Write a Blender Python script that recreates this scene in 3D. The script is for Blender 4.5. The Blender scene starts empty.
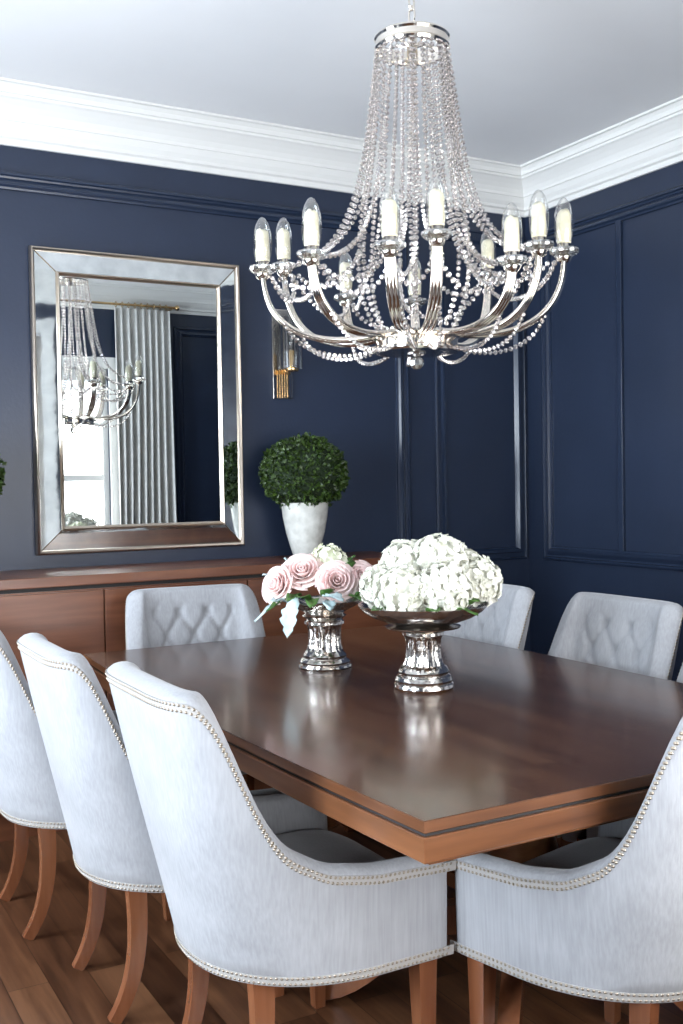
import bpy, bmesh, math, random
from math import sin, cos, pi, radians as rad
from mathutils import Vector, Matrix
random.seed(7)
S = bpy.context.scene
C = S.collection

# ------------------------------------------------------------------ camera
F_PX = 1044.0
def cdir(x, y): return Vector((x-341.5, 512.0-y, -F_PX)).normalized()
X = cdir(2205, 451); Y = cdir(-244, 493)
Y = Y - X*(X.dot(Y)/2); X = X - Y*X.dot(Y)
X.normalize(); Y = (Y - X*X.dot(Y)).normalized(); Z = X.cross(Y)
R = Matrix((X, Y, Z))                       # world = R @ camera
cam = bpy.data.cameras.new('camera'); co = bpy.data.objects.new('camera', cam); C.objects.link(co)
cam.sensor_fit = 'VERTICAL'; cam.sensor_height = 24.0; cam.sensor_width = 16.0
cam.lens = 24.0*F_PX/1024.0; cam.clip_start = .05
co.matrix_world = Matrix.Translation((0, 0, 1.35)) @ R.to_4x4()
S.camera = co
S.view_settings.view_transform = 'Standard'; S.view_settings.look = 'None'
S.view_settings.exposure = 0.58; S.view_settings.gamma = 1.0; S.view_settings.use_curve_mapping = False

# ------------------------------------------------------------------ light
w = bpy.data.worlds.new('world'); S.world = w; w.use_nodes = True
w.node_tree.nodes['Background'].inputs[0].default_value = (.80, .88, 1.0, 1)
w.node_tree.nodes['Background'].inputs[1].default_value = 3.0
def area(name, loc, rot, sx, sy, power, col):
    l = bpy.data.lights.new(name, 'AREA'); l.shape = 'RECTANGLE'; l.size = sx; l.size_y = sy
    l.energy = power; l.color = col
    o = bpy.data.objects.new(name, l); C.objects.link(o); o.location = loc; o.rotation_euler = rot
    return o
XL, XB, YF, YA, CZ = -1.10, 3.70, 0.64, 4.50, 3.0       # left, right, front (behind camera), back, ceiling
YH = -1.90                                                # far end of the hall the photographer stands in
OP = (-.85, .78, 2.55)                                    # cased opening in the front wall: x0, x1, head height
WINS_FRONT = [(1.15, 2.50, .55, 2.30)]                                          # x0 x1 z0 z1
WINS_LEFT = [(1.05, 2.15, .55, 2.45), (2.85, 3.95, .55, 2.45)]                  # y0 y1 z0 z1
WINS_HALL = [(-.75, .45, .45, 2.50)]
DAY = (1.0, .965, .92)
for i, (a, b, c, d) in enumerate(WINS_FRONT):
    area('window_daylight_front', ((a+b)/2, YF-.32, (c+d)/2-.15), (rad(90+14), 0, 0), b-a+.1, d-c+.1, 60, DAY)
for i, (a, b, c, d) in enumerate(WINS_LEFT):
    area('window_daylight_left', (XL-.40, (a+b)/2, (c+d)/2-.15), (rad(90+14), 0, rad(-90)), b-a+.1, d-c+.1, [118, 140][i], (.82, .91, 1.0))
for i, (a, b, c, d) in enumerate(WINS_HALL):
    area('window_daylight_hall', ((a+b)/2, YH-.40, (c+d)/2-.15), (rad(90+10), 0, 0), b-a+.1, d-c+.1, 80, DAY)

# ------------------------------------------------------------------ materials
def nt(name):
    m = bpy.data.materials.new(name); m.use_nodes = True
    return m, m.node_tree, m.node_tree.nodes['Principled BSDF']
def mat(name, col, rough=.5, metal=0, **kw):
    m, t, p = nt(name)
    p.inputs['Base Color'].default_value = (*col, 1); p.inputs['Roughness'].default_value = rough
    p.inputs['Metallic'].default_value = metal
    for k, v in kw.items(): p.inputs[k.replace('_', ' ')].default_value = v
    return m
def noise_mat(name, c1, c2, scale=5, rough=.5, bump=0, bscale=None, metal=0, detail=3, stretch=(1, 1, 1), r2=None, **kw):
    m, t, p = nt(name); N = t.nodes; L = t.links
    tc = N.new('ShaderNodeTexCoord'); mp = N.new('ShaderNodeMapping'); mp.inputs['Scale'].default_value = stretch
    L.new(tc.outputs['Object'], mp.inputs['Vector'])
    n = N.new('ShaderNodeTexNoise'); n.inputs['Scale'].default_value = scale; n.inputs['Detail'].default_value = detail
    L.new(mp.outputs[0], n.inputs['Vector'])
    r = N.new('ShaderNodeValToRGB'); r.color_ramp.elements[0].color = (*c1, 1); r.color_ramp.elements[1].color = (*c2, 1)
    r.color_ramp.elements[0].position = .3; r.color_ramp.elements[1].position = .7
    L.new(n.outputs['Fac'], r.inputs[0]); L.new(r.outputs[0], p.inputs['Base Color'])
    p.inputs['Roughness'].default_value = rough; p.inputs['Metallic'].default_value = metal
    if bump:
        n2 = N.new('ShaderNodeTexNoise'); n2.inputs['Scale'].default_value = bscale or scale*4
        L.new(tc.outputs['Object'], n2.inputs['Vector'])
        b = N.new('ShaderNodeBump'); b.inputs['Strength'].default_value = bump; b.inputs['Distance'].default_value = .01
        L.new(n2.outputs['Fac'], b.inputs['Height']); L.new(b.outputs[0], p.inputs['Normal'])
    for k, v in kw.items(): p.inputs[k.replace('_', ' ')].default_value = v
    return m
def wood_mat(name, dark, mid, light, axis='Y', rough=.25, scale=1.0, coat=.0, boards=0, jitter=.25):
    """grain runs along axis; boards>0 gives glued or laid planks of that width"""
    m, t, p = nt(name); N = t.nodes; L = t.links
    tc = N.new('ShaderNodeTexCoord'); sep = N.new('ShaderNodeSeparateXYZ'); L.new(tc.outputs['Object'], sep.inputs[0])
    vec = tc.outputs['Object']
    st = {'X': (1.2, 14, 14), 'Y': (14, 1.2, 14), 'Z': (14, 14, 1.2)}[axis]
    br = None
    if boards:
        b = N.new('ShaderNodeTexBrick'); b.offset = .37; b.inputs['Scale'].default_value = 1.0
        b.inputs['Mortar Size'].default_value = .0012; b.inputs['Mortar Smooth'].default_value = .3
        b.inputs['Brick Width'].default_value = boards*13; b.inputs['Row Height'].default_value = boards
        b.inputs['Color1'].default_value = (0, 0, 0, 1); b.inputs['Color2'].default_value = (1, 1, 1, 1)
        b.inputs['Mortar'].default_value = (.5, .5, .5, 1)
        cmb = N.new('ShaderNodeCombineXYZ')
        if axis == 'Y': L.new(sep.outputs['Y'], cmb.inputs['X']); L.new(sep.outputs['X'], cmb.inputs['Y'])
        else: L.new(sep.outputs['X'], cmb.inputs['X']); L.new(sep.outputs['Z' if axis == 'X' and boards < 0 else 'Y'], cmb.inputs['Y'])
        L.new(cmb.outputs[0], b.inputs['Vector']); br = b
        ad = N.new('ShaderNodeVectorMath'); ad.operation = 'MULTIPLY_ADD'
        L.new(b.outputs['Color'], ad.inputs[0]); ad.inputs[1].default_value = (3.1, 7.3, 2.2); L.new(vec, ad.inputs[2]); vec = ad.outputs[0]
    mp = N.new('ShaderNodeMapping'); mp.inputs['Scale'].default_value = [s*scale for s in st]; L.new(vec, mp.inputs['Vector'])
    n = N.new('ShaderNodeTexNoise'); n.inputs['Scale'].default_value = 1.0; n.inputs['Detail'].default_value = 6; n.inputs['Distortion'].default_value = .6
    L.new(mp.outputs[0], n.inputs['Vector'])
    mp2 = N.new('ShaderNodeMapping'); mp2.inputs['Scale'].default_value = [s*scale*6 for s in st]; L.new(vec, mp2.inputs['Vector'])
    n2 = N.new('ShaderNodeTexNoise'); n2.inputs['Scale'].default_value = 1.0; n2.inputs['Detail'].default_value = 3; L.new(mp2.outputs[0], n2.inputs['Vector'])
    mx = N.new('ShaderNodeMath'); mx.operation = 'MULTIPLY_ADD'; mx.inputs[1].default_value = .35; L.new(n2.outputs['Fac'], mx.inputs[0]); 
    ms = N.new('ShaderNodeMath'); ms.operation = 'MULTIPLY_ADD'; ms.inputs[1].default_value = 1.0; ms.inputs[2].default_value = -.175
    L.new(n.outputs['Fac'], ms.inputs[0]); L.new(ms.outputs[0], mx.inputs[2]); fac = mx.outputs[0]
    if br:
        a = N.new('ShaderNodeMath'); a.operation = 'MULTIPLY_ADD'; a.inputs[1].default_value = jitter; L.new(br.outputs['Color'], a.inputs[0])
        s2 = N.new('ShaderNodeMath'); s2.operation = 'SUBTRACT'; s2.inputs[1].default_value = jitter/2; L.new(fac, s2.inputs[0]); L.new(s2.outputs[0], a.inputs[2]); fac = a.outputs[0]
    r = N.new('ShaderNodeValToRGB'); e = r.color_ramp.elements
    e[0].position = .28; e[0].color = (*dark, 1); e[1].position = .74; e[1].color = (*light, 1)
    k = e.new(.5); k.color = (*mid, 1)
    L.new(fac, r.inputs[0]); out = r.outputs[0]
    if br:
        mm = N.new('ShaderNodeMixRGB'); mm.inputs[2].default_value = (dark[0]*.4, dark[1]*.4, dark[2]*.4, 1)
        L.new(br.outputs['Fac'], mm.inputs[0]); L.new(out, mm.inputs[1]); out = mm.outputs[0]
    L.new(out, p.inputs['Base Color'])
    p.inputs['Roughness'].default_value = rough; p.inputs['Coat Weight'].default_value = coat; p.inputs['Coat Roughness'].default_value = .12
    bm_ = N.new('ShaderNodeBump'); bm_.inputs['Strength'].default_value = .06; bm_.inputs['Distance'].default_value = .004
    L.new(n2.outputs['Fac'], bm_.inputs['Height']); L.new(bm_.outputs[0], p.inputs['Normal'])
    return m
def fabric_mat(name, col, rib=True):
    m, t, p = nt(name); N = t.nodes; L = t.links
    tc = N.new('ShaderNodeTexCoord')
    n = N.new('ShaderNodeTexNoise'); n.inputs['Scale'].default_value = 9; n.inputs['Detail'].default_value = 4; L.new(tc.outputs['Object'], n.inputs['Vector'])
    mp = N.new('ShaderNodeMapping'); mp.inputs['Scale'].default_value = (170, 170, 6); L.new(tc.outputs['Object'], mp.inputs['Vector'])
    n2 = N.new('ShaderNodeTexNoise'); n2.inputs['Scale'].default_value = 1; n2.inputs['Detail'].default_value = 2; L.new(mp.outputs[0], n2.inputs['Vector'])
    ad = N.new('ShaderNodeMath'); ad.operation = 'ADD'; L.new(n.outputs['Fac'], ad.inputs[0]); L.new(n2.outputs['Fac'], ad.inputs[1])
    hf = N.new('ShaderNodeMath'); hf.operation = 'MULTIPLY'; hf.inputs[1].default_value = .5; L.new(ad.outputs[0], hf.inputs[0])
    r = N.new('ShaderNodeValToRGB'); e = r.color_ramp.elements
    e[0].position = .33; e[0].color = tuple(c*.84 for c in col)+(1,); e[1].position = .68; e[1].color = tuple(min(1, c*1.1) for c in col)+(1,)
    L.new(hf.outputs[0], r.inputs[0]); L.new(r.outputs[0], p.inputs['Base Color'])
    p.inputs['Roughness'].default_value = .85; p.inputs['Sheen Weight'].default_value = .35; p.inputs['Sheen Roughness'].default_value = .4
    p.inputs['Specular IOR Level'].default_value = .2
    b = N.new('ShaderNodeBump'); b.inputs['Strength'].default_value = .25; b.inputs['Distance'].default_value = .002
    L.new(n2.outputs['Fac'], b.inputs['Height']); L.new(b.outputs[0], p.inputs['Normal'])
    return m
def glass_mix(name, tint=(1, 1, 1), gloss=.5, rough=.03, ior=1.5):
    m = bpy.data.materials.new(name); m.use_nodes = True; t = m.node_tree; N = t.nodes; N.clear(); L = t.links
    o = N.new('ShaderNodeOutputMaterial'); a = N.new('ShaderNodeBsdfGlass'); b = N.new('ShaderNodeBsdfGlossy'); x = N.new('ShaderNodeMixShader')
    a.inputs['Color'].default_value = (*tint, 1); a.inputs['Roughness'].default_value = rough; a.inputs['IOR'].default_value = ior
    b.inputs['Color'].default_value = (*tint, 1); b.inputs['Roughness'].default_value = .18
    x.inputs[0].default_value = gloss; L.new(a.outputs[0], x.inputs[1]); L.new(b.outputs[0], x.inputs[2]); L.new(x.outputs[0], o.inputs[0])
    return m
def thin_glass(name, tint=(1, 1, 1), f=.12):
    m = bpy.data.materials.new(name); m.use_nodes = True; t = m.node_tree; N = t.nodes; N.clear(); L = t.links
    o = N.new('ShaderNodeOutputMaterial'); a = N.new('ShaderNodeBsdfTransparent'); b = N.new('ShaderNodeBsdfGlossy'); x = N.new('ShaderNodeMixShader')
    a.inputs['Color'].default_value = (*tint, 1); b.inputs['Roughness'].default_value = .03
    lw = N.new('ShaderNodeLayerWeight'); lw.inputs[0].default_value = .35
    mt = N.new('ShaderNodeMath'); mt.operation = 'MULTIPLY_ADD'; mt.inputs[1].default_value = .75; mt.inputs[2].default_value = f; mt.use_clamp = True
    L.new(lw.outputs['Facing'], mt.inputs[0]); L.new(mt.outputs[0], x.inputs[0])
    L.new(a.outputs[0], x.inputs[1]); L.new(b.outputs[0], x.inputs[2]); L.new(x.outputs[0], o.inputs[0])
    return m

M_navy = noise_mat('navy wall paint', (.0165, .0262, .053), (.020, .031, .062), 3, .38, .05, 60, Specular_IOR_Level=.5)
M_navytrim = mat('navy semi-gloss trim paint', (.020, .031, .060), .24)
M_ceil = noise_mat('ceiling paint', (.84, .84, .85), (.87, .87, .88), 2, .8)
M_white = mat('white trim paint', (.84, .83, .80), .45)
M_floor = wood_mat('oak floor', (.045, .018, .009), (.105, .043, .020), (.19, .085, .040), 'Y', .28, .8, .0, .11, .3)
M_top = wood_mat('walnut table top', (.030, .012, .006), (.075, .030, .014), (.13, .058, .027), 'Y', .26, .55, .35, .19, .22)
M_apron = wood_mat('walnut apron', (.10, .035, .013), (.21, .080, .030), (.34, .15, .058), 'Y', .3, .5, .2)
M_apronx = wood_mat('walnut apron cross grain', (.10, .035, .013), (.21, .080, .030), (.34, .15, .058), 'X', .3, .5, .2)
M_side = wood_mat('mahogany sideboard', (.070, .022, .010), (.15, .052, .024), (.24, .090, .040), 'X', .33, .45, .15)
M_leg = wood_mat('chair leg wood', (.11, .035, .014), (.20, .070, .030), (.28, .11, .050), 'Z', .22, .6, .5)
M_fab = fabric_mat('pale grey chair fabric', (.385, .39, .41))
M_nail = mat('nickel nailheads', (.36, .31, .25), .32, 1)
M_gimp = mat('nailhead gimp tape', (.42, .40, .38), .8)
M_chrome = mat('polished nickel', (.86, .80, .72), .12, 1)
M_silver = noise_mat('mercury silver', (.62, .57, .52), (.86, .83, .79), 30, .14, .25, 45, 1)
M_champ = mat('champagne silver leaf', (.62, .53, .44), .3, 1)
M_mirror = mat('mirror glass', (.90, .93, .92), .0, 1)
M_antique = noise_mat('antiqued mirror', (.66, .69, .69), (.88, .91, .90), 14, .035, .03, 8, 1)
M_bead = glass_mix('crystal beads', (.97, .94, .92), .42, .02, 1.45)
M_crystal = glass_mix('cut crystal', (.96, .96, .95), .35, .02, 1.5)
M_bulb = thin_glass('bulb glass', (.97, .97, .96), .10)
M_pane = thin_glass('window pane', (.98, .99, 1), .04)
M_candle = mat('ivory candle sleeve', (.93, .88, .68), .5, Subsurface_Weight=.0)
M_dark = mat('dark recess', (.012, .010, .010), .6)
M_brass = mat('warm brass', (.72, .50, .25), .22, 1)
M_leaf = noise_mat('boxwood leaf', (.005, .018, .003), (.055, .100, .014), 55, .42)
M_leafin = mat('boxwood inner twigs', (.010, .022, .006), .9)
M_pot = noise_mat('crackled ivory glaze', (.52, .52, .48), (.70, .70, .66), 25, .22, .15, 60)
M_petal = noise_mat('white hydrangea petal', (.80, .80, .70), (.90, .89, .81), 20, .7, Specular_IOR_Level=.15)
M_cream = noise_mat('cream petal', (.80, .82, .62), (.90, .90, .76), 20, .6)
M_pink = noise_mat('blush rose petal', (.88, .62, .60), (.94, .78, .74), 12, .55)
M_green = noise_mat('flower leaf', (.030, .085, .015), (.10, .22, .04), 25, .4)
M_dusty = noise_mat('dusty miller leaf', (.42, .56, .58), (.62, .74, .74), 25, .7)
M_curtain = noise_mat('linen curtain', (.76, .75, .72), (.85, .84, .81), 30, .9, .2, 200)
M_dkmetal = mat('aged bronze', (.16, .11, .06), .35, 1)

# ------------------------------------------------------------------ helpers
def obj(name, bm, m=None, parent=None, smooth=False, sharp=None):
    me = bpy.data.meshes.new(name); bmesh.ops.recalc_face_normals(bm, faces=bm.faces[:]); bm.to_mesh(me); bm.free()
    if smooth:
        for f in me.polygons: f.use_smooth = True
        if sharp: me.set_sharp_from_angle(angle=rad(sharp))
    o = bpy.data.objects.new(name, me); C.objects.link(o)
    if m: me.materials.append(m)
    if parent: o.parent = parent
    return o
def thing(name, label, cat, loc=(0, 0, 0), rz=0, group=None):
    o = bpy.data.objects.new(name, None); C.objects.link(o); o.empty_display_size = .1
    o.location = loc; o.rotation_euler = (0, 0, rz); return tag(o, label, cat, group)
def tag(o, label, cat, group=None):
    o['label'] = label; o['category'] = cat
    if group: o['group'] = group
    return o
def struct(name, bm, m, smooth=False, sharp=None):
    o = obj(name, bm, m, None, smooth, sharp); o['kind'] = 'structure'; return o
def B(bm, x0, y0, z0, x1, y1, z1, bev=0):
    vs = [bm.verts.new(v) for v in ((x0,y0,z0),(x1,y0,z0),(x1,y1,z0),(x0,y1,z0),(x0,y0,z1),(x1,y0,z1),(x1,y1,z1),(x0,y1,z1))]
    fs = [bm.faces.new([vs[i] for i in q]) for q in ((3,2,1,0),(4,5,6,7),(0,1,5,4),(1,2,6,5),(2,3,7,6),(3,0,4,7))]
    if bev:
        es = list({e for f in fs for e in f.edges})
        bmesh.ops.bevel(bm, geom=es, offset=bev, segments=2, affect='EDGES', profile=.6)
    return bm
def box(*a, **k): return B(bmesh.new(), *a, **k)
def lathe(bm, prof, seg=40, cx=0, cy=0, flute=None, cap=True):
    rings = []
    for (r, z) in prof:
        ring = []
        for i in range(seg):
            a = 2*pi*i/seg; rr = r
            if flute and flute[0] <= z <= flute[1]: rr = r*(1+flute[3]*cos(flute[2]*a))
            ring.append(bm.verts.new((cx+rr*cos(a), cy+rr*sin(a), z)))
        rings.append(ring)
    for a, b in zip(rings, rings[1:]):
        for i in range(seg): bm.faces.new((a[i], a[(i+1) % seg], b[(i+1) % seg], b[i]))
    if cap:
        if prof[0][0] > 1e-4: bm.faces.new(rings[0][::-1])
        if prof[-1][0] > 1e-4: bm.faces.new(rings[-1])
    return bm
def tube(bm, pts, r, seg=8, cap=True, sx=1, up=None):
    """round tube through pts; r number or list"""
    pts = [Vector(p) for p in pts]; n = len(pts); rings = []
    ref = Vector(up) if up else Vector((0, 0, 1))
    for i, p in enumerate(pts):
        t = (pts[min(i+1, n-1)]-pts[max(i-1, 0)]).normalized()
        a = t.cross(ref)
        if a.length < .05: a = t.cross(Vector((1, 0, 0)))
        a.normalize(); b = a.cross(t).normalized(); ref = b if not up else ref
        rr = r[i] if isinstance(r, (list, tuple)) else r
        rings.append([bm.verts.new(p + a*cos(2*pi*k/seg)*rr*sx + b*sin(2*pi*k/seg)*rr) for k in range(seg)])
    for A_, B_ in zip(rings, rings[1:]):
        for k in range(seg): bm.faces.new((A_[k], A_[(k+1) % seg], B_[(k+1) % seg], B_[k]))
    if cap: bm.faces.new(rings[0][::-1]); bm.faces.new(rings[-1])
    return bm
def bez(p0, p1, p2, p3, n):
    p0, p1, p2, p3 = map(Vector, (p0, p1, p2, p3)); out = []
    for i in range(n+1):
        t = i/n; s = 1-t; out.append(p0*s**3+p1*3*s*s*t+p2*3*s*t*t+p3*t**3)
    return out
def mitre(bm, u0, v0, u1, v1, prof, fn, closed_prof=True):
    """sweep a profile round a rectangle; prof = (inset, height); fn(u, v, h) -> point"""
    loops = []
    for (i, h) in prof:
        loops.append([bm.verts.new(fn(*c, h)) for c in ((u0+i, v0+i), (u1-i, v0+i), (u1-i, v1-i), (u0+i, v1-i))])
    n = len(loops)
    for k in range(n if closed_prof else n-1):
        a, b = loops[k], loops[(k+1) % n]
        for q in range(4): bm.faces.new((a[q], a[(q+1) % 4], b[(q+1) % 4], b[q]))
    return bm
def smooth_sub(o, lv=1):
    m = o.modifiers.new('sub', 'SUBSURF'); m.levels = lv; m.render_levels = lv; return o
def copy_tree(o, parent=None):
    c = o.copy(); C.objects.link(c)
    if parent: c.parent = parent
    for ch in list(o.children): copy_tree(ch, c)
    return c

# ------------------------------------------------------------------ room shell
struct('floor', box(XL-.2, YH-.2, -.08, XB+.2, YA+.2, 0), M_floor)
struct('ceiling', box(XL-.2, YH-.2, CZ, XB+.2, YA+.2, CZ+.1), M_ceil)
struct('wall_back', box(XL-.15, YA, 0, XB+.15, YA+.15, CZ), M_navy)
struct('wall_right', box(XB, YF-.15, 0, XB+.15, YA, CZ), M_navy)
def holed(bm, a0, a1, wins, fn):
    """a wall slab with openings, made of boxes; fn maps (a0,a1,z0,z1) to box"""
    xs = sorted({a0, a1, *[w_[0] for w_ in wins], *[w_[1] for w_ in wins]})
    for p, q in zip(xs, xs[1:]):
        h = [w_ for w_ in wins if w_[0] <= p and w_[1] >= q]
        if h: fn(bm, p, q, 0, h[0][2]); fn(bm, p, q, h[0][3], CZ)
        else: fn(bm, p, q, 0, CZ)
    return bm
WF = WINS_FRONT+[(OP[0], OP[1], 0, OP[2])]
struct('wall_front', holed(bmesh.new(), XL, XB, WF, lambda bm, p, q, z0, z1: z1-z0 > .001 and B(bm, p, YF-.15, z0, q, YF, z1)), M_navy)
struct('wall_left', holed(bmesh.new(), YH, YA, WINS_LEFT, lambda bm, p, q, z0, z1: B(bm, XL-.15, p, z0, XL, q, z1)), M_navy)
struct('wall_hall_end', holed(bmesh.new(), XL-.15, .98, WINS_HALL, lambda bm, p, q, z0, z1: B(bm, p, YH-.15, z0, q, YH, z1)), M_white)
struct('wall_hall_side', box(.83, YH, 0, .98, YF-.15, CZ), M_white)

crown = [(0, CZ-.222), (.014, CZ-.222), (.016, CZ-.198), (.030, CZ-.192), (.030, CZ-.178), (.042, CZ-.160), (.050, CZ-.140), (.052, CZ-.134), (.060, CZ-.134),
         (.062, CZ-.120), (.072, CZ-.100), (.088, CZ-.080), (.106, CZ-.062), (.116, CZ-.056), (.118, CZ-.046), (.126, CZ-.044), (.130, CZ-.026), (.142, CZ-.012),
         (.156, CZ-.010), (.158, CZ-.001), (0, CZ-.001)]
struct('trim_1', mitre(bmesh.new(), XL, YF, XB, YA, crown, lambda u, v, h: (u, v, h)), M_white)
bb = [(0, 0), (.018, 0), (.018, .13), (.010, .15), (.006, .17), (0, .17)]
for nm, seg in (('baseboard_back', (XL, YA-.018, XB, YA)), ('baseboard_right', (XB-.018, YF, XB, YA-.018)), ('baseboard_left', (XL, YF, XL+.018, YA-.018)), ('baseboard_front', (OP[1]+.11, YF, XB-.018, YF+.018))):
    struct(nm, box(seg[0], seg[1], 0, seg[2], seg[3], .17, bev=.004), M_navytrim)
# panel mouldings (picture frames of painted moulding)
FP = [(0, 0), (0, .012), (.010, .020), (.018, .020), (.022, .010), (.030, .008), (.050, .022), (.060, .024), (.068, .014), (.076, .012), (.078, 0)]
tn = 2
def frame(u0, z0, u1, z1, wall, prof=FP):
    global tn
    fn = {'back': lambda u, v, h: (u, YA-h, v), 'right': lambda u, v, h: (XB-h, u, v), 'front': lambda u, v, h: (u, YF+h, v), 'left': lambda u, v, h: (XL+h, u, v)}[wall]
    o = struct('trim_%d' % tn, mitre(bmesh.new(), u0, z0, u1, z1, prof, fn), M_navytrim); tn += 1
frame(.12, .918, 2.925, 2.672, 'back')
frame(3.085, .918, XB-.022, 2.672, 'back', [(0, 0), (0, .010), (.008, .016), (.014, .006), (.036, .006), (.042, .022), (.056, .022), (.064, .010), (.070, 0)])
frame(XL+.1, .918, -.04, 2.672, 'back')
frame(2.20, .918, YA-.13, 2.672, 'right'); frame(YF+.12, .918, 2.04, 2.672, 'right')
frame(3.06, .918, XB-.12, 2.672, 'front')
struct('trim_%d' % tn, box(XB-.016, 3.768, .990, XB, 3.802, 2.600, bev=.004), M_navytrim); tn += 1
struct('trim_%d' % tn, box(XB-.016, 3.0, .990, XB, 3.034, 2.600, bev=.004), M_navytrim); tn += 1

# casing of the opening
bm = bmesh.new()
for (p, q, lo, hi) in ((OP[0]-.10, OP[0], 0, OP[2]+.10), (OP[1], OP[1]+.10, 0, OP[2]+.10), (OP[0], OP[1], OP[2], OP[2]+.10)): B(bm, p, YF, lo, q, YF+.02, hi)
struct('trim_%d' % tn, bm, M_white); tn += 1

# windows
wn = 1
def window(a0, a1, z0, z1, wall):
    global wn
    if wall == 'front': f = lambda bm, p, q, lo, hi, d0, d1, **k: B(bm, p, YF-d1, lo, q, YF-d0, hi, **k)
    else: f = lambda bm, p, q, lo, hi, d0, d1, **k: B(bm, XL-d1, p, lo, XL-d0, q, hi, **k)
    bm = bmesh.new()
    c = .09
    f(bm, a0-c, a0, z0-c, z1+c, -.022, 0); f(bm, a1, a1+c, z0-c, z1+c, -.022, 0); f(bm, a0, a1, z1, z1+c, -.022, 0); f(bm, a0-c-.02, a1+c+.02, z0-.035, z0, -.06, 0)
    for (p, q) in ((a0, a0+.045), (a1-.045, a1)): f(bm, p, q, z0, z1, .04, .10)
    f(bm, a0+.045, a1-.045, z0, z0+.06, .042, .098); f(bm, a0+.045, a1-.045, z1-.05, z1, .042, .098)
    zm = (z0+z1)/2; f(bm, a0+.045, a1-.045, zm-.025, zm+.025, .042, .098)
    n = 3 if a1-a0 > 1.3 else 2
    for i in range(1, n):
        x = a0+(a1-a0)*i/n; wdt = .035 if i != n/2 else .02
        f(bm, x-wdt/2, x+wdt/2, z0, z1, .05, .09)
    for z in ((z0+zm)/2, (zm+z1)/2): f(bm, a0+.045, a1-.045, z-.011, z+.011, .055, .085)
    o = struct('window_%d' % wn, bm, M_white); wn += 1
    bm = bmesh.new(); f(bm, a0, a1, z0, z1, .068, .072); g = obj('pane', bm, M_pane, o)
for a in WINS_FRONT: window(*a, 'front')
for a in WINS_LEFT: window(*a, 'left')
YF_ = YF; YF = YH
for a in WINS_HALL: window(*a, 'front')
YF = YF_

# curtain on the wall behind the camera (seen in the mirror)
def curtain(x0, x1, y, zt, zb, label):
    t = thing('curtain', label, 'curtain', ((x0+x1)/2, y, 0))
    bm = bmesh.new(); nx, nz = 120, 14; hw = (x1-x0)/2; g = []
    for j in range(nz+1):
        v = j/nz; z = zt+(zb-zt)*v; row = []
        for i in range(nx+1):
            u = i/nx; x = -hw+2*hw*u*(1) ; wob = .02*sin(3*v+u*5)
            ph = u*8*2*pi+.5*sin(u*9)
            row.append(bm.verts.new((x*(1+.05*v)+wob*v, .045*cos(ph)*(.6+.4*min(1, v*4))+.012*sin(2*ph+v*4), z)))
        g.append(row)
    for j in range(nz):
        for i in range(nx): bm.faces.new((g[j][i], g[j][i+1], g[j+1][i+1], g[j+1][i]))
    o = obj('drape', bm, M_curtain, t, True); so = o.modifiers.new('s', 'SOLIDIFY'); so.thickness = .004
    for i in range(9):
        bm = bmesh.new(); cx = -hw+.02+(2*hw-.04)*i/8
        tube(bm, [(cx, .022*cos(2*pi*k/14), zt+.031+.022*sin(2*pi*k/14)) for k in range(15)], .003, 6, up=(1, 0, 0)); obj('ring', bm, M_brass, t, True)
    return t
CY = YF+.10
curtain(2.525, 2.985, CY, 2.775, .015, 'long pale linen curtain hanging beside the window, seen in the wall mirror')
t = thing('curtain_rod', 'thin brass curtain rod above the window, seen in the wall mirror', 'curtain rod', (2.00, CY, 2.808))
bm = bmesh.new(); tube(bm, [(-1.05, 0, 0), (1.05, 0, 0)], .010, 10, up=(0, 0, 1)); obj('pole', bm, M_brass, t, True)
for x in (-1.06, 1.06):
    bm = bmesh.new(); bmesh.ops.create_uvsphere(bm, u_segments=14, v_segments=8, radius=.022, matrix=Matrix.Translation((x, 0, 0))); obj('finial', bm, M_brass, t, True)
for x in (-.98, 1.01):
    bm = bmesh.new(); B(bm, x-.008, YF-CY, -.016, x+.008, 0, -.009); B(bm, x-.02, YF-CY, -.04, x+.02, YF-CY+.006, .03); obj('bracket', bm, M_brass, t)

t = obj('roller_shade', box(1.16, YF-.035, 2.20, 2.49, YF-.028, 2.295), M_curtain); tag(t, 'pale shade rolled up at the top of the window, seen in the wall mirror', 'window shade')

# ------------------------------------------------------------------ dining table
TX, TY = 1.636, 2.585
def table_outline(hl, end, mid, n=24):
    """boat shape: long sides bow out"""
    pts = []
    for i in range(n+1):
        v = -hl+2*hl*i/n; pts.append((mid-(mid-end)*(v/hl)**2, v))
    return pts + [(-x, y) for x, y in pts[::-1]]
def slab(bm, out, z0, z1, ch=0.0):
    cx = 0
    def ring(s, z): return [bm.verts.new((x-(s if x > 0 else -s), y-(s if y > 0 else -s)*min(1, abs(y)/1.0 if abs(y) < 1 else 1), z)) for x, y in out]
    rs = [ring(ch, z0), ring(0, z0+ch), ring(0, z1-ch), ring(ch, z1)]
    n = len(out)
    for a, b in zip(rs, rs[1:]):
        for i in range(n): bm.faces.new((a[i], a[(i+1) % n], b[(i+1) % n], b[i]))
    bm.faces.new(rs[0][::-1]); bm.faces.new(rs[-1]); return bm
table = thing('dining_table', 'large dark walnut dining table with a glossy top and a stepped lighter edge', 'dining table', (TX, TY, 0))
E0, E1, HL = .640, .672, 1.082
ol = table_outline(HL, E0, E1)
tt = obj('tabletop', slab(bmesh.new(), ol, .737, .760, .0015), M_top, table)
tt.data.materials.append(M_apron); tt.data.materials.append(M_apronx)
for f in tt.data.polygons:
    if abs(f.normal.z) < .5: f.material_index = 2 if abs(f.normal.y) > .7 else 1
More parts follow.
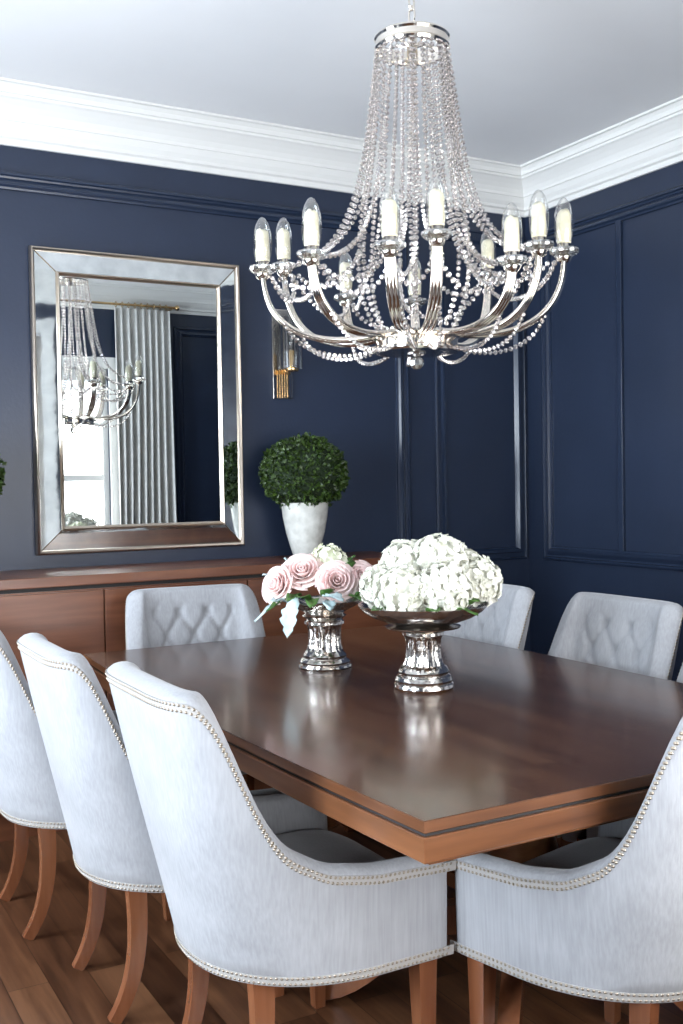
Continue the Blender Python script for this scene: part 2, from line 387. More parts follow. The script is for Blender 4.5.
obj('edge_recess', slab(bmesh.new(), table_outline(HL-.006, E0-.006, E1-.006), .730, .737), M_dark, table)
ap = obj('apron', slab(bmesh.new(), table_outline(HL+.002, E0+.002, E1+.002), .684, .730, .002), M_apron, table)
ap.data.materials.append(M_apronx)
for f in ap.data.polygons:
    if abs(f.normal.y) > .7: f.material_index = 1
obj('under_frame', slab(bmesh.new(), table_outline(HL-.03, E0-.03, E1-.03), .668, .684), M_apron, table)
def strip_edge():
    bm = bmesh.new(); o = table_outline(HL+.0005, E0+.0005, E1+.0005)
    return bm
def sabre(bm, pts, w0, w1, d0, d1, side=(0, 1, 0)):
    """rectangular section swept along pts in a plane; side = the flat normal"""
    pts = [Vector(p) for p in pts]; n = len(pts); s = Vector(side).normalized(); rings = []
    for i, p in enumerate(pts):
        t = (pts[min(i+1, n-1)]-pts[max(i-1, 0)]).normalized(); q = t.cross(s).normalized(); f = i/(n-1)
        a = w0+(w1-w0)*f; b = d0+(d1-d0)*f
        rings.append([bm.verts.new(p+s*sx*a/2+q*sq*b/2) for sx, sq in ((-1, -1), (1, -1), (1, 1), (-1, 1))])
    for A_, B_ in zip(rings, rings[1:]):
        for k in range(4): bm.faces.new((A_[k], A_[(k+1) % 4], B_[(k+1) % 4], B_[k]))
    bm.faces.new(rings[0][::-1]); bm.faces.new(rings[-1])
    es = [e for e in bm.edges if len(e.link_faces) == 2 and e.link_faces[0].normal.length >= 0]
    return bm
for py in (-.56, .56):
    bm = bmesh.new(); lathe(bm, [(.10, .668), (.10, .64), (.075, .62), (.07, .50), (.085, .44), (.085, .26), (.10, .24), (.10, .20), (.06, .17)], 32, 0, py)
    ped = obj('pedestal', bm, M_apron, table, True, 35)
    for a in (45, 135, 225, 315):
        d = Vector((cos(rad(a)), sin(rad(a)), 0)); o = Vector((0, py, 0))
        bm = bmesh.new(); sabre(bm, bez(o+d*.05+Vector((0, 0, .25)), o+d*.30+Vector((0, 0, .30)), o+d*.36+Vector((0, 0, .06)), o+d*.52+Vector((0, 0, .022)), 12), .05, .045, .08, .04, (-d.y, d.x, 0))
        obj('foot', bm, M_leg, ped)

# ------------------------------------------------------------------ upholstered chair (faces local +Y)
YFR = .235
def lerp(tab, v):
    if v <= tab[0][0]: return tab[0][1]
    for (a, b), (c, d) in zip(tab, tab[1:]):
        if v <= c:
            k = (v-a)/(c-a); k = k*k*(3-2*k)*.35+k*.65; return b+(d-b)*k
    return tab[-1][1]
TOPZ = [(-.315, .951), (-.292, .945), (-.256, .898), (-.215, .785), (-.170, .685), (-.12, .624), (-.028, .580), (.083, .562), (.24, .556)]
ZB = .335
def plan(s, z):
    """s in -1..1 along the U from the left arm front over the back to the right"""
    h = max(0, min(1, (z-ZB)/.62))
    hw = .292+.012*sin(h*pi) - .010*h; yb = .228+.190*(z-ZB); n = 2.15+3.4*h**1.4; y0 = .10-.06*h
    sg = -1 if s < 0 else 1; a = abs(s)
    if a > .70: k = (a-.70)/.30; return Vector((sg*hw, y0+(YFR-y0)*k, z))
    th = a/.70*pi/2; sx = sin(th); cx = cos(th); r = 1/(sx**n+max(0, cx)**n)**(1/n)
    return Vector((sg*hw*sx*r, y0-(yb+y0)*cx*r, z))
def top_at(s):
    z = .8
    for _ in range(40): z = .5*z+.5*lerp(TOPZ, plan(s, z).y)
    return z
def normal_in(s, z):
    e = .01; a = plan(max(-1, s-e), z); b = plan(min(1, s+e), z); t = (b-a); t.z = 0; t.normalize()
    return Vector((-t.y, t.x, 0)) * (1 if t.length else 1)
NS = 160
SS = [-1+2*i/NS for i in range(NS+1)]
# superellipse parameter bunches; use blend to keep columns even
tops = [top_at(s) for s in SS]
ztp = tops[:]
for _ in range(3): ztp = [ztp[0]]+[(ztp[i-1]+2*ztp[i]+ztp[i+1])/4 for i in range(1, NS)]+[ztp[-1]]
def tuft(x, z):
    """depth of the diamond tufting on the inner back"""
    dx, dz = .056, .085; m = 0.0; d = 0.0
    fade = max(0, min(1, (.195-abs(x))/.04))*max(0, min(1, (z-.50)/.05))*max(0, min(1, (.90-z)/.04))
    if fade <= 0: return 0
    u = x/dx; v = (z-.60)/dz
    # diamond lattice: buttons where u+v and u-v are both even multiples
    p = (u+v)/2; q = (u-v)/2
    fp = abs(p-round(p)); fq = abs(q-round(q))
    crease = math.exp(-(min(fp, fq)/.10)**2)*.009
    but = math.exp(-((fp/.17)**2+(fq/.17)**2))*.013
    return -(crease+but)*fade + .004*fade
def shell_bm():
    bm = bmesh.new(); cols = []
    KO, KI = 12, 46
    ext = []
    seq = [(-1, a) for a in (90, 60, 30)]+[(s, None) for s in SS]+[(1, a) for a in (30, 60, 90)]
    for s, a in seq:
        i = round((s+1)/2*NS); zt = ztp[i]; back = max(0, min(1, (zt-.55)/.35)); th = .052+.018*back
        pr = []
        for k in range(KO+1):
            z = ZB+(zt-.020-ZB)*k/KO; pr.append(plan(s, z))
        po = plan(s, zt-.020); nin = normal_in(s, zt-.020)
        for k in range(1, 7):
            b = pi*k/7; pr.append(po+nin*(th/2*(1-cos(b)))+Vector((0, 0, .020*sin(b))))
        for k in range(KI+1):
            z = zt-.020-(zt-.020-.40)*k/KI; p = plan(s, z); nn = normal_in(s, z)
            ff = tuft(p.x, z) if p.y < -.15 else 0
            pr.append(p+nn*(th+ff+.010*sin(pi*k/KI)))
        pr.append(Vector((pr[-1].x, pr[-1].y, ZB)))
        if a is not None:
            r = .024; mid = plan(s, .45)+normal_in(s, .45)*th/2
            for v in pr:
                v.y += r*sin(rad(a)); v.x += (mid.x-v.x)*(1-cos(rad(a)))*.75
                v.z += (-1 if v.z > .45 else 0)*r*.6*(1-cos(rad(a)))
        cols.append([bm.verts.new(v) for v in pr])
    m = len(cols[0])
    for a, b in zip(cols, cols[1:]):
        for k in range(m): bm.faces.new((a[k], a[(k+1) % m], b[(k+1) % m], b[k]))
    bm.faces.new(cols[0]); bm.faces.new(cols[-1][::-1])
    return bm
def dome(bm, p, n, r):
    n = n.normalized(); a = n.cross(Vector((0, 0, 1)));
    if a.length < .1: a = n.cross(Vector((1, 0, 0)))
    a.normalize(); b = n.cross(a); rings = []
    for (rr, h) in ((1, 0), (.8, .45), (.35, .75)):
        rings.append([bm.verts.new(p+(a*cos(2*pi*k/6)+b*sin(2*pi*k/6))*r*rr+n*h*r) for k in range(6)])
    for A_, B_ in zip(rings, rings[1:]):
        for k in range(6): bm.faces.new((A_[k], A_[(k+1) % 6], B_[(k+1) % 6], B_[k]))
    bm.faces.new(rings[-1])
def resample(pts, step):
    out = [pts[0]]; acc = 0
    for a, b in zip(pts, pts[1:]):
        L_ = (b-a).length; 
        if L_ == 0: continue
        d = step-acc
        while d <= L_: out.append(a+(b-a)*(d/L_)); d += step
        acc = (acc+L_) % step
    return out
def trim_bm(zf, rows):
    """double row of nails along the outer face"""
    bm = bmesh.new()
    fine = [1.07*(-1+2*i/440) for i in range(441)]
    def zt(s):
        s = max(-1, min(1, s)); f = (s+1)/2*NS; i = min(NS-1, int(f)); return ztp[i]+(ztp[i+1]-ztp[i])*(f-i)
    for r_ in rows:
        pts = [plan(s, zf(s, zt)+r_) for s in fine]
        ps = resample(pts, .0108)
        for j in range(1, len(ps)-1):
            t = ps[j+1]-ps[j-1]; n = Vector((t.y, -t.x, 0))
            if n.length < 1e-5: continue
            dome(bm, ps[j]+n.normalized()*.001, n, .0037)
    return bm
def gimp_bm(zf, lo, hi):
    bm = bmesh.new(); prev = None
    def zt(s):
        s = max(-1, min(1, s)); f = (s+1)/2*NS; i = min(NS-1, int(f)); return ztp[i]+(ztp[i+1]-ztp[i])*(f-i)
    for i in range(201):
        s = 1.07*(-1+2*i/200); z = zf(s, zt); n = -normal_in(s, z)
        ring = [bm.verts.new(plan(s, z+q)+n*o) for q, o in ((lo, -.002), (lo, .0015), (hi, .0015), (hi, -.002))]
        if prev:
            for k in range(4): bm.faces.new((prev[k], prev[(k+1) % 4], ring[(k+1) % 4], ring[k]))
        prev = ring
    return bm
def seat_bm():
    bm = bmesh.new(); loops = []
    n = 48
    def sq(a, hx, y0, y1, e=4.5):
        c, s = cos(a), sin(a); e = e if s > 0 else 2.4; x = hx*math.copysign(abs(c)**(2/e), c); y = math.copysign(abs(s)**(2/e), s)
        return x, (y0+y1)/2+(y1-y0)/2*y
    for (ins, z) in ((.0, ZB+.002), (0, .36), (-.001, .43), (.003, .452), (.014, .470), (.035, .482), (.08, .489), (.15, .493), (.21, .494)):
        loops.append([bm.verts.new((*sq(2*pi*k/n, .243-ins, -.150+ins, YFR+.028-ins*1.0), z)) for k in range(n)])
    for a, b in zip(loops, loops[1:]):
        for k in range(n): bm.faces.new((a[k], a[(k+1) % n], b[(k+1) % n], b[k]))
    bm.faces.new(loops[0][::-1]); bm.faces.new(loops[-1]); return bm
def make_chair():
    t = thing('dining_chair', '', 'chair')
    obj('back_shell', shell_bm(), M_fab, t, True)
    obj('seat', seat_bm(), M_fab, t, True, 60)
    ft = lambda s, zt: zt(s)-.026
    fb = lambda s, zt: ZB+.012
    obj('top_gimp', gimp_bm(ft, -.010, .010), M_gimp, t, True, 40)['label'] = 'woven tape under the top nailheads'
    obj('nailhead_trim', trim_bm(ft, (-.006, .006)), M_nail, t, True)['label'] = 'double row of nickel nailheads along the top edge'
    obj('bottom_gimp', gimp_bm(fb, -.010, .010), M_gimp, t, True, 40)
    obj('nailhead_trim', trim_bm(fb, (-.006, .006)), M_nail, t, True)['label'] = 'double row of nickel nailheads along the bottom edge'
    # tufting buttons
    for iz in range(-1, 4):
        for ix in range(-3, 4):
            if (ix+iz) % 2: continue
            x = ix*.056; z = .60+iz*.085
            if abs(x) > .17 or z > .88 or z < .52: continue
            best = min(SS, key=lambda s: abs(plan(s, z).x-x)+(10 if abs(s) > .69 else 0))
            p = plan(best, z)+normal_in(best, z)*.052; bm = bmesh.new()
            bmesh.ops.create_uvsphere(bm, u_segments=10, v_segments=6, radius=.006, matrix=Matrix.Translation((x, p.y+.003, z)) @ Matrix.Diagonal((1, .5, 1, 1)))
            obj('button', bm, M_fab, t, True)
    for sx in (-1, 1):
        bm = bmesh.new(); sabre(bm, bez((sx*.176, -.135, .345), (sx*.176, -.128, .22), (sx*.176, -.128, .10), (sx*.170, -.198, 0.004), 12), .034, .026, .048, .030, (1, 0, 0)); obj('leg', bm, M_leg, t)
        bm = bmesh.new(); sabre(bm, [(sx*.250, .215, .345), (sx*.250, .217, .17), (sx*.250, .22, 0.0)], .046, .028, .046, .028, (1, 0, 0)); obj('leg', bm, M_leg, t)
    return t
chair0 = make_chair()
CHAIRS = [  # x, y, rotation (deg), label
    (1.010, 2.114, -90, 'nearest grey chair on the left long side, its back and arm filling the lower-left foreground'),
    (.945, 2.723, -90, 'middle grey chair of the three along the left side of the table'),
    (.868, 3.336, -90, 'farthest of the three left-side grey chairs, cut by the left edge of the photo'),
    (1.630, 1.648, 13, 'grey nailhead chair at the near end of the table, at the lower right corner'),
    (2.215, 1.970, 90, 'grey chair at the near right, only its seat and arm glimpsed below the table edge'),
    (2.245, 2.588, 90, 'tufted grey chair across the table, cut by the right edge of the photo'),
    (2.190, 3.250, 90, 'grey chair across the table directly behind the white hydrangea bowl'),
    (1.458, 3.600, 174, 'tufted grey chair at the far end of the table, in front of the sideboard'),
]
for i, (x, y, rz, lab) in enumerate(CHAIRS):
    c = chair0 if i == 0 else copy_tree(chair0)
    c.location = (x, y, 0); c.rotation_euler = (0, 0, rad(rz)); tag(c, lab, 'chair', 'upholstered dining chairs around the table')

# ------------------------------------------------------------------ sideboard
sb = thing('sideboard', 'long reddish mahogany sideboard against the navy wall under the mirror', 'sideboard', (1.50, 4.27, 0))
SW = 1.15
bm = box(-SW, -.195, .10, SW, .215, .950); obj('carcass', bm, M_side, sb)
obj('top', box(-SW-.025, -.22, .967, SW+.025, .222, 1.007, bev=.003), M_side, sb)
obj('shadow_gap', box(-SW+.01, -.188, .950, SW-.01, .21, .967), M_dark, sb)  # gap under the top, its shade put in as near-black colour
obj('plinth', box(-SW+.03, -.17, 0, SW-.03, .21, .10), M_side, sb)
for (a, b, kx) in ((-SW, -.31, -.35), (-.31, .31, .27), (.31, SW, .35)):
    dr = obj('door', box(a+.003, -.213, .115, b-.003, -.195, .944, bev=.002), M_side, sb)
    k = bmesh.new(); bmesh.ops.create_uvsphere(k, u_segments=14, v_segments=8, radius=.013, matrix=Matrix.Translation((kx, -.224, .60))); obj('knob', k, M_brass, dr, True)

# ------------------------------------------------------------------ mirror
mr = thing('wall_mirror', 'large rectangular mirror with a mirrored border and champagne edges, above the sideboard', 'mirror', (1.503, YA-.012, 1.066))
MW, MH = .476, 1.300
fn = lambda u, v, h: (u, -h, v)
rp = lambda w_, d: [(0, 0), (0, d*.6), (w_*.2, d*.9), (w_*.5, d), (w_*.8, d*.9), (w_, d*.6), (w_, 0)]
obj('outer_edge', mitre(bmesh.new(), -MW, 0, MW, MH, rp(.018, .040), fn), M_champ, mr, True, 50)
IN = .118
obj('inner_edge', mitre(bmesh.new(), -MW+IN-.018, IN-.018, MW-IN+.018, MH-IN+.018, rp(.020, .052), fn), M_champ, mr, True, 50)
a, b = .016, IN-.012
o_ = [(-MW+a, a), (MW-a, a), (MW-a, MH-a), (-MW+a, MH-a)]; i_ = [(-MW+b, b), (MW-b, b), (MW-b, MH-b), (-MW+b, MH-b)]
for k in range(4):
    p, q, r_, s_ = o_[k], o_[(k+1) % 4], i_[(k+1) % 4], i_[k]; bm = bmesh.new()
    fr = [bm.verts.new((p[0], -.022, p[1])), bm.verts.new((q[0], -.022, q[1])), bm.verts.new((r_[0], -.036, r_[1])), bm.verts.new((s_[0], -.036, s_[1]))]
    bk = [bm.verts.new((v.co.x, -.004, v.co.z)) for v in fr]
    bm.faces.new(fr); bm.faces.new(bk[::-1])
    for j in range(4): bm.faces.new((fr[j], fr[(j+1) % 4], bk[(j+1) % 4], bk[j]))
    obj('border_panel', bm, M_antique, mr)
    bm = bmesh.new(); tube(bm, [(p[0], -.024, p[1]), (s_[0], -.038, s_[1])], .0022, 6); obj('mitre_strip', bm, M_dkmetal, mr)
obj('mirror_glass', box(-MW+IN-.004, -.034, IN-.004, MW-IN+.004, -.028, MH-IN+.004), M_mirror, mr)
obj('backing', box(-MW+.01, -.0035, .01, MW-.01, .0, MH-.01), M_dark, mr)

# ------------------------------------------------------------------ topiaries
def topiary(x, y, lab, first=None):
    if first:
        c = copy_tree(first); c.location = (x, y, 1.007); c['label'] = lab; c.rotation_euler = (0, 0, 2.1); return c
    t = thing('topiary', lab, 'plant', (x, y, 1.007), 0, 'boxwood topiaries on the sideboard')
    obj('pot', lathe(bmesh.new(), [(.052, 0), (.057, .01), (.070, .05), (.090, .12), (.103, .19), (.109, .24), (.112, .256), (.106, .258), (.100, .235)], 48), M_pot, t, True, 50)
    bm = bmesh.new(); bmesh.ops.create_icosphere(bm, subdivisions=3, radius=1, matrix=Matrix.Translation((0, 0, .388)) @ Matrix.Diagonal((.183, .183, .155, 1)))
    obj('inner_foliage', bm, M_leafin, t, True)
    bm = bmesh.new(); rnd = random.Random(3)
    for i in range(3600):
        zz = rnd.uniform(-1, 1); a = rnd.uniform(0, 2*pi); rr = math.sqrt(1-zz*zz)
        n = Vector((rr*cos(a), rr*sin(a), zz)); k = rnd.uniform(.90, 1.03)+.03*sin(5*a+3*zz)
        if rnd.random() < .02: k += .05
        p = Vector((n.x*.192*k, n.y*.192*k, n.z*.166*k+.390))
        if p.z < .25 and math.hypot(p.x, p.y) < .10: continue
        d = (n*.55+Vector((rnd.gauss(0, .8), rnd.gauss(0, .8), rnd.gauss(0, .8)))).normalized()
        s = d.cross(Vector((rnd.gauss(0, 1), rnd.gauss(0, 1), rnd.gauss(0, 1)))).normalized(); up = s.cross(d)
        L_ = rnd.uniform(.015, .025); W_ = L_*.42
        v = [bm.verts.new(q) for q in (p, p+d*L_*.5+s*W_+up*.002, p+d*L_, p+d*L_*.5-s*W_+up*.002)]
        bm.faces.new(v)
    f = obj('leaves', bm, M_leaf, t)
    return t
tp = topiary(2.205, 4.28, 'round boxwood topiary ball in a tapered ivory pot, right of the mirror')
topiary(.655, 4.28, 'second boxwood topiary, only its edge showing at the left edge of the photo', tp)

# ------------------------------------------------------------------ sconce
sc = thing('wall_sconce', 'polished nickel wall sconce with a clear glass shade, beside the mirror behind the chandelier', 'wall lamp', (2.205, YA-.001, 1.92))
obj('backplate', box(-.052, -.014, -.165, .052, 0, .26, bev=.003), M_chrome, sc)
bm = bmesh.new()
for k in range(5): B(bm, -.030+k*.013, -.020, -.160, -.024+k*.013, -.014, -.03)
obj('reeded_plate', bm, M_brass, sc)
bm = bmesh.new(); B(bm, -.010, -.11, -.045, .010, -.012, -.030); B(bm, -.040, -.016, -.05, .040, -.012, -.025); obj('arm', bm, M_brass, sc)
bm = bmesh.new(); lathe(bm, [(.030, -.045), (.034, -.038), (.034, -.030), (.016, -.026), (.016, .05), (.012, .055)], 24, 0, -.11); obj('socket', bm, M_brass, sc, True, 40)
bm = bmesh.new(); lathe(bm, [(.050, -.03), (.052, -.03), (.052, .21), (.050, .21), (.050, -.03)], 40, 0, -.11, cap=False); obj('glass_shade', bm, M_bulb, sc, True, 40)
bm = bmesh.new(); lathe(bm, [(.010, .055), (.017, .085), (.014, .12), (.003, .15), (0, .152)], 16, 0, -.11); obj('bulb', bm, M_bulb, sc, True)

# ------------------------------------------------------------------ pedestal bowls
def bowl1():
    t = thing('pedestal_bowl', 'smaller mercury glass pedestal bowl holding pink roses and silvery leaves', 'bowl', (1.576, 2.938, .7605), 0, 'silver pedestal bowls on the table')
    pr = [(.084, 0), (.086, .006), (.084, .012), (.079, .014), (.081, .022), (.075, .030), (.068, .034), (.070, .042), (.062, .052), (.055, .058), (.050, .075), (.049, .10), (.051, .125),
          (.056, .138), (.064, .142), (.064, .150), (.056, .154), (.062, .160), (.072, .168), (.060, .176), (.078, .186), (.105, .200), (.122, .212), (.124, .218), (.118, .217), (.095, .203), (.06, .190), (.02, .186)]
    obj('pedestal_body', lathe(bmesh.new(), pr, 64, flute=(.055, .130, 14, .06)), M_silver, t, True, 30)
    return t
def bowl2():
    t = thing('pedestal_bowl', 'larger shallow mercury glass pedestal bowl holding white hydrangeas', 'bowl', (1.652, 2.484, .7605), 0, 'silver pedestal bowls on the table')
    pr = [(.084, 0), (.087, .006), (.085, .014), (.080, .017), (.083, .026), (.078, .036), (.070, .040), (.073, .050), (.066, .062), (.056, .068), (.050, .085), (.048, .11), (.050, .140),
          (.055, .150), (.060, .154), (.060, .162), (.052, .165), (.080, .170), (.106, .174), (.108, .178), (.09, .181), (.075, .184), (.110, .192), (.145, .205), (.172, .222), (.184, .236), (.185, .241), (.179, .240),
          (.160, .225), (.135, .210), (.09, .198), (.03, .194)]
    obj('pedestal_body', lathe(bmesh.new(), pr, 72, flute=(.066, .148, 16, .05)), M_silver, t, True, 30)
    return t
b1 = bowl1(); b2 = bowl2()
def petal_quad(bm, p, n, d, L_, W_, cup):
    """a rounded cupped petal starting at p heading d, surface normal n"""
    s = d.cross(n).normalized(); c = [bm.verts.new(p)]
    m1 = [bm.verts.new(p+d*L_*.45+s*W_*k+n*(cup*abs(k)*W_)) for k in (-.45, 0, .45)]
    m2 = [bm.verts.new(p+d*L_*.8+s*W_*k+n*(cup*abs(k)*W_+.15*L_)) for k in (-.5, 0, .5)]
    e = [bm.verts.new(p+d*L_*1.0+s*W_*k+n*(.22*L_)) for k in (-.22, .22)]
    bm.faces.new((c[0], m1[0], m1[1])); bm.faces.new((c[0], m1[1], m1[2]))
    for k in (0, 1): bm.faces.new((m1[k], m2[k], m2[k+1], m1[k+1]))
    bm.faces.new((m2[0], e[0], m2[1])); bm.faces.new((m2[1], e[0], e[1])); bm.faces.new((m2[1], e[1], m2[2]))
def hydrangea(loc, r, m, lab, seed, group, nf=230):
    rnd = random.Random(seed); bm = bmesh.new()
    bmesh.ops.create_icosphere(bm, subdivisions=2, radius=r*.86)
    ga = pi*(3-math.sqrt(5))
    for i in range(nf):
        zz = 1-2*(i+.5)/nf
        if zz < -.75: continue
        a = ga*i; rr = math.sqrt(1-zz*zz); n = Vector((rr*cos(a), rr*sin(a), zz))
        n = (n+Vector((rnd.gauss(0, .10), rnd.gauss(0, .10), rnd.gauss(0, .10)))).normalized(); p = n*r*rnd.uniform(.86, 1.0)
        nn = (n+Vector((rnd.gauss(0, .27), rnd.gauss(0, .27), rnd.gauss(0, .27)))).normalized()
        t1 = nn.cross(Vector((.3, .5, .81))).normalized(); t2 = nn.cross(t1); a0 = rnd.uniform(0, pi)
        for q in range(4):
            an = a0+q*pi/2; petal_quad(bm, p, nn, (t1*cos(an)+t2*sin(an)+nn*.15).normalized(), rnd.uniform(.0105, .0145), .0145, rnd.uniform(.1, .5))
    o = obj('hydrangea', bm, m, None, False); o.location = loc
    return tag(o, lab, 'flower', group)
def rel(b, x, y, z): return (b.location.x+x, b.location.y+y, z)
# view-aligned offsets round each bowl: right (r) and away (f) on the ground
RT = Vector((.872, -.489, 0)); FW = Vector((.489, .872, 0))
def off(b, r, f, z): v = RT*r+FW*f; return (b.location.x+v.x, b.location.y+v.y, z)
HG = 'white hydrangea heads in the larger bowl'
HY = [(-.060, -.080, 1.040, .080, 'front left'), (.050, -.100, 1.050, .076, 'front centre, nearest the viewer'), (.150, -.01, 1.060, .074, 'rightmost, drooping over the rim'),
      (-.040, .05, 1.100, .080, 'back left'), (.050, .01, 1.115, .084, 'topmost of the mound'), (-.115, .01, 1.050, .062, 'leftmost, next to the roses'), (.105, .075, 1.085, .075, 'at the back right of the mound')]
for i, (r_, f_, z_, rad_, w_) in enumerate(HY):
    hydrangea(off(b2, r_, f_, z_), rad_, M_petal, 'white hydrangea head in the larger silver bowl, '+w_, 20+i, HG)
GL = 'flowers and foliage in the smaller bowl'
hydrangea(off(b1, .018, .030, 1.090), .062, M_cream, 'creamy green-white hydrangea head among the pink roses, at the top of the smaller bowl', 50, GL, 80)
def rose(loc, face, r, lab, seed):
    rnd = random.Random(seed); bm = bmesh.new()
    # layers of cupped petals round a tight bud
    for (ly, n, rr, h, open_) in ((0, 3, .16, .80, .0), (1, 4, .30, .86, .04), (2, 5, .48, .82, .12), (3, 6, .66, .70, .22), (4, 6, .84, .50, .36), (5, 7, 1.0, .26, .50)):
        for k in range(n):
            a0 = 2*pi*(k+rnd.uniform(-.15, .15))/n+ly*.7; wd = 2*pi/n*.78; G = []
            hh = h+rnd.uniform(-.05, .05)
            for j in range(6):
                v = j/5; row = []
                for i in range(7):
                    u = i/6*2-1; a = a0+u*wd
                    edge = 1-.22*abs(u)**3*v
                    R_ = (rr*(.35+.65*math.sin(min(1, v*1.15)*pi/2))+open_*v**3)*(1+.07*u) *r
                    z = (-.5+(hh+.5)*v*edge - open_*.25*v**4)*r*.85
                    row.append(bm.verts.new((R_*cos(a), R_*sin(a), z)))
                G.append(row)
            for j in range(5):
                for i in range(6): bm.faces.new((G[j][i], G[j][i+1], G[j+1][i+1], G[j+1][i]))
    o = obj('rose', bm, M_pink, None, True); so = o.modifiers.new('s', 'SOLIDIFY'); so.thickness = .0008
    o.location = loc; o.rotation_euler = Vector(face).to_track_quat('Z', 'Y').to_euler()
    return tag(o, lab, 'flower', GL)
def facing(r, f, z): v = RT*r+FW*f; return (v.x, v.y, z)
rose(off(b1, -.066, -.030, 1.070), facing(-.1, -.75, .6), .046, 'pink rose at the top centre left of the smaller bowl', 1)
rose(off(b1, .043, -.060, 1.040), facing(.1, -.9, .35), .045, 'pink rose facing forward at the right of the smaller bowl', 2)
rose(off(b1, -.145, -.040, 1.030), facing(-.6, -.7, .3), .042, 'paler pink rose at the left rim of the smaller bowl', 3)
rose(off(b1, .118, -.030, 1.050), facing(.3, -.8, .4), .038, 'pink rose half hidden between the two arrangements', 4)
def leafy(name, loc, d, L_, W_, m, lab, lobed=False, droop=.3, seed=0, cat='leaf', group=GL):
    rnd = random.Random(seed); bm = bmesh.new(); n = 14; d = Vector(d).normalized(); s = d.cross(Vector((0, 0, 1))).normalized()
    if s.length < .1: s = Vector((1, 0, 0))
    up = s.cross(d); G = []
    for i in range(n+1):
        v = i/n; wd = W_*math.sin(min(1, .06+v*.96)*pi)**.7*(1 if not lobed else (.62+.38*abs(math.cos(v*pi*4.5))))
        if lobed: wd *= (.75+.5*v)
        c = d*L_*v-Vector((0, 0, 1))*droop*L_*v*v
        G.append([bm.verts.new(c+s*wd*k+up*(abs(k)*wd*.35+.004*sin(v*9+k*3))) for k in (-1, -.5, 0, .5, 1)])
    for a, b in zip(G, G[1:]):
        for k in range(4): bm.faces.new((a[k], a[k+1], b[k+1], b[k]))
    o = obj(name, bm, m, None, True); so = o.modifiers.new('s', 'SOLIDIFY'); so.thickness = .0012
    o.location = loc; return tag(o, lab, cat, group)
LV = [(-.10, -.02, .995, (-.9, -.2, -.35), .13, .020, 'dusty', 'silver-green leaf reaching out at the far left of the smaller bowl'),
      (-.085, -.09, 1.0, (-.25, -.4, -.85), .11, .034, 'dusty', 'pale blue-grey lobed leaf drooping over the bowl towards the table'),
      (-.125, .0, 1.035, (-.8, .0, .55), .085, .030, 'dusty', 'silvery blue leaf standing up behind the left rose'),
      (-.085, .0, 1.06, (-.45, .1, .85), .085, .028, 'dusty', 'silvery blue leaf at the top left against the sideboard'),
      (.0, -.105, 1.0, (.6, -.55, .12), .085, .028, 'dusty', 'silvery leaf lying between the two front roses'),
      (.01, -.10, .985, (.2, -.9, -.1), .06, .022, 'dusty', 'short silvery leaf over the rim of the bowl'),
      (-.075, -.075, 1.0, (-.4, -.7, .1), .07, .022, 'green', 'green leaf under the left rose'),
      (-.03, -.09, .99, (-.1, -.9, .0), .07, .022, 'green', 'green leaf hanging under the centre rose'),
      (.085, -.075, .995, (.5, -.7, .1), .07, .022, 'green', 'green leaf under the right rose'),
      (.085, -.03, 1.055, (.1, -.2, .95), .070, .022, 'green', 'upright green leaf beside the right rose'),
      (.075, .02, 1.07, (.35, .1, .85), .07, .024, 'green', 'yellow-green leaf above the right rose'),
      (.12, -.05, 1.0, (.6, -.5, .2), .06, .02, 'green', 'green leaf between the two bowls'),
      (-.10, -.045, .99, (-.85, -.45, -.15), .09, .018, 'green', 'narrow green leaf at the left of the roses'),
      (-.11, -.06, .975, (-.75, -.4, .35), .075, .026, 'dusty', 'silvery leaf cupping the left rose from below'),
      (-.045, -.085, .985, (-.5, -.6, .45), .065, .024, 'green', 'dark green leaf filling between the left and centre roses'),
      (.01, -.075, .985, (.15, -.5, .75), .070, .024, 'green', 'green leaf standing between the two largest roses'),
      (.10, -.075, .985, (.55, -.4, .55), .065, .022, 'green', 'dark green leaf under the rose nearest the larger bowl')]
for i, (r_, f_, z_, d_, L_, W_, k, lab) in enumerate(LV):
    leafy('leaf', off(b1, r_, f_, z_), facing(*d_), L_, W_, M_dusty if k == 'dusty' else M_green, lab, k == 'dusty', .25, i)
LV2 = [(.045, -.12, .995, (.8, -.3, .1), .10, .022, 'green leaf lying along the right front rim of the larger bowl'), (.10, -.10, 1.0, (.6, -.5, .5), .07, .024, 'dark green leaf under the rightmost hydrangea'),
       (.08, -.11, .995, (.2, -.5, .7), .06, .022, 'dark green leaf standing between the front hydrangeas'), (-.11, -.09, .99, (-.5, -.5, .3), .06, .02, 'green leaf at the left rim of the larger bowl'),
       (.15, -.02, 1.0, (.9, -.2, .4), .05, .016, 'small green leaf tip at the right rim of the larger bowl'), (.01, -.13, .99, (.2, -.7, .3), .06, .02, 'green leaf under the front centre hydrangea')]
for i, (r_, f_, z_, d_, L_, W_, lab) in enumerate(LV2):
    leafy('leaf', off(b2, r_, f_, z_), facing(*d_), L_, W_, M_green, lab, False, .2, 40+i, group='leaves in the larger bowl')

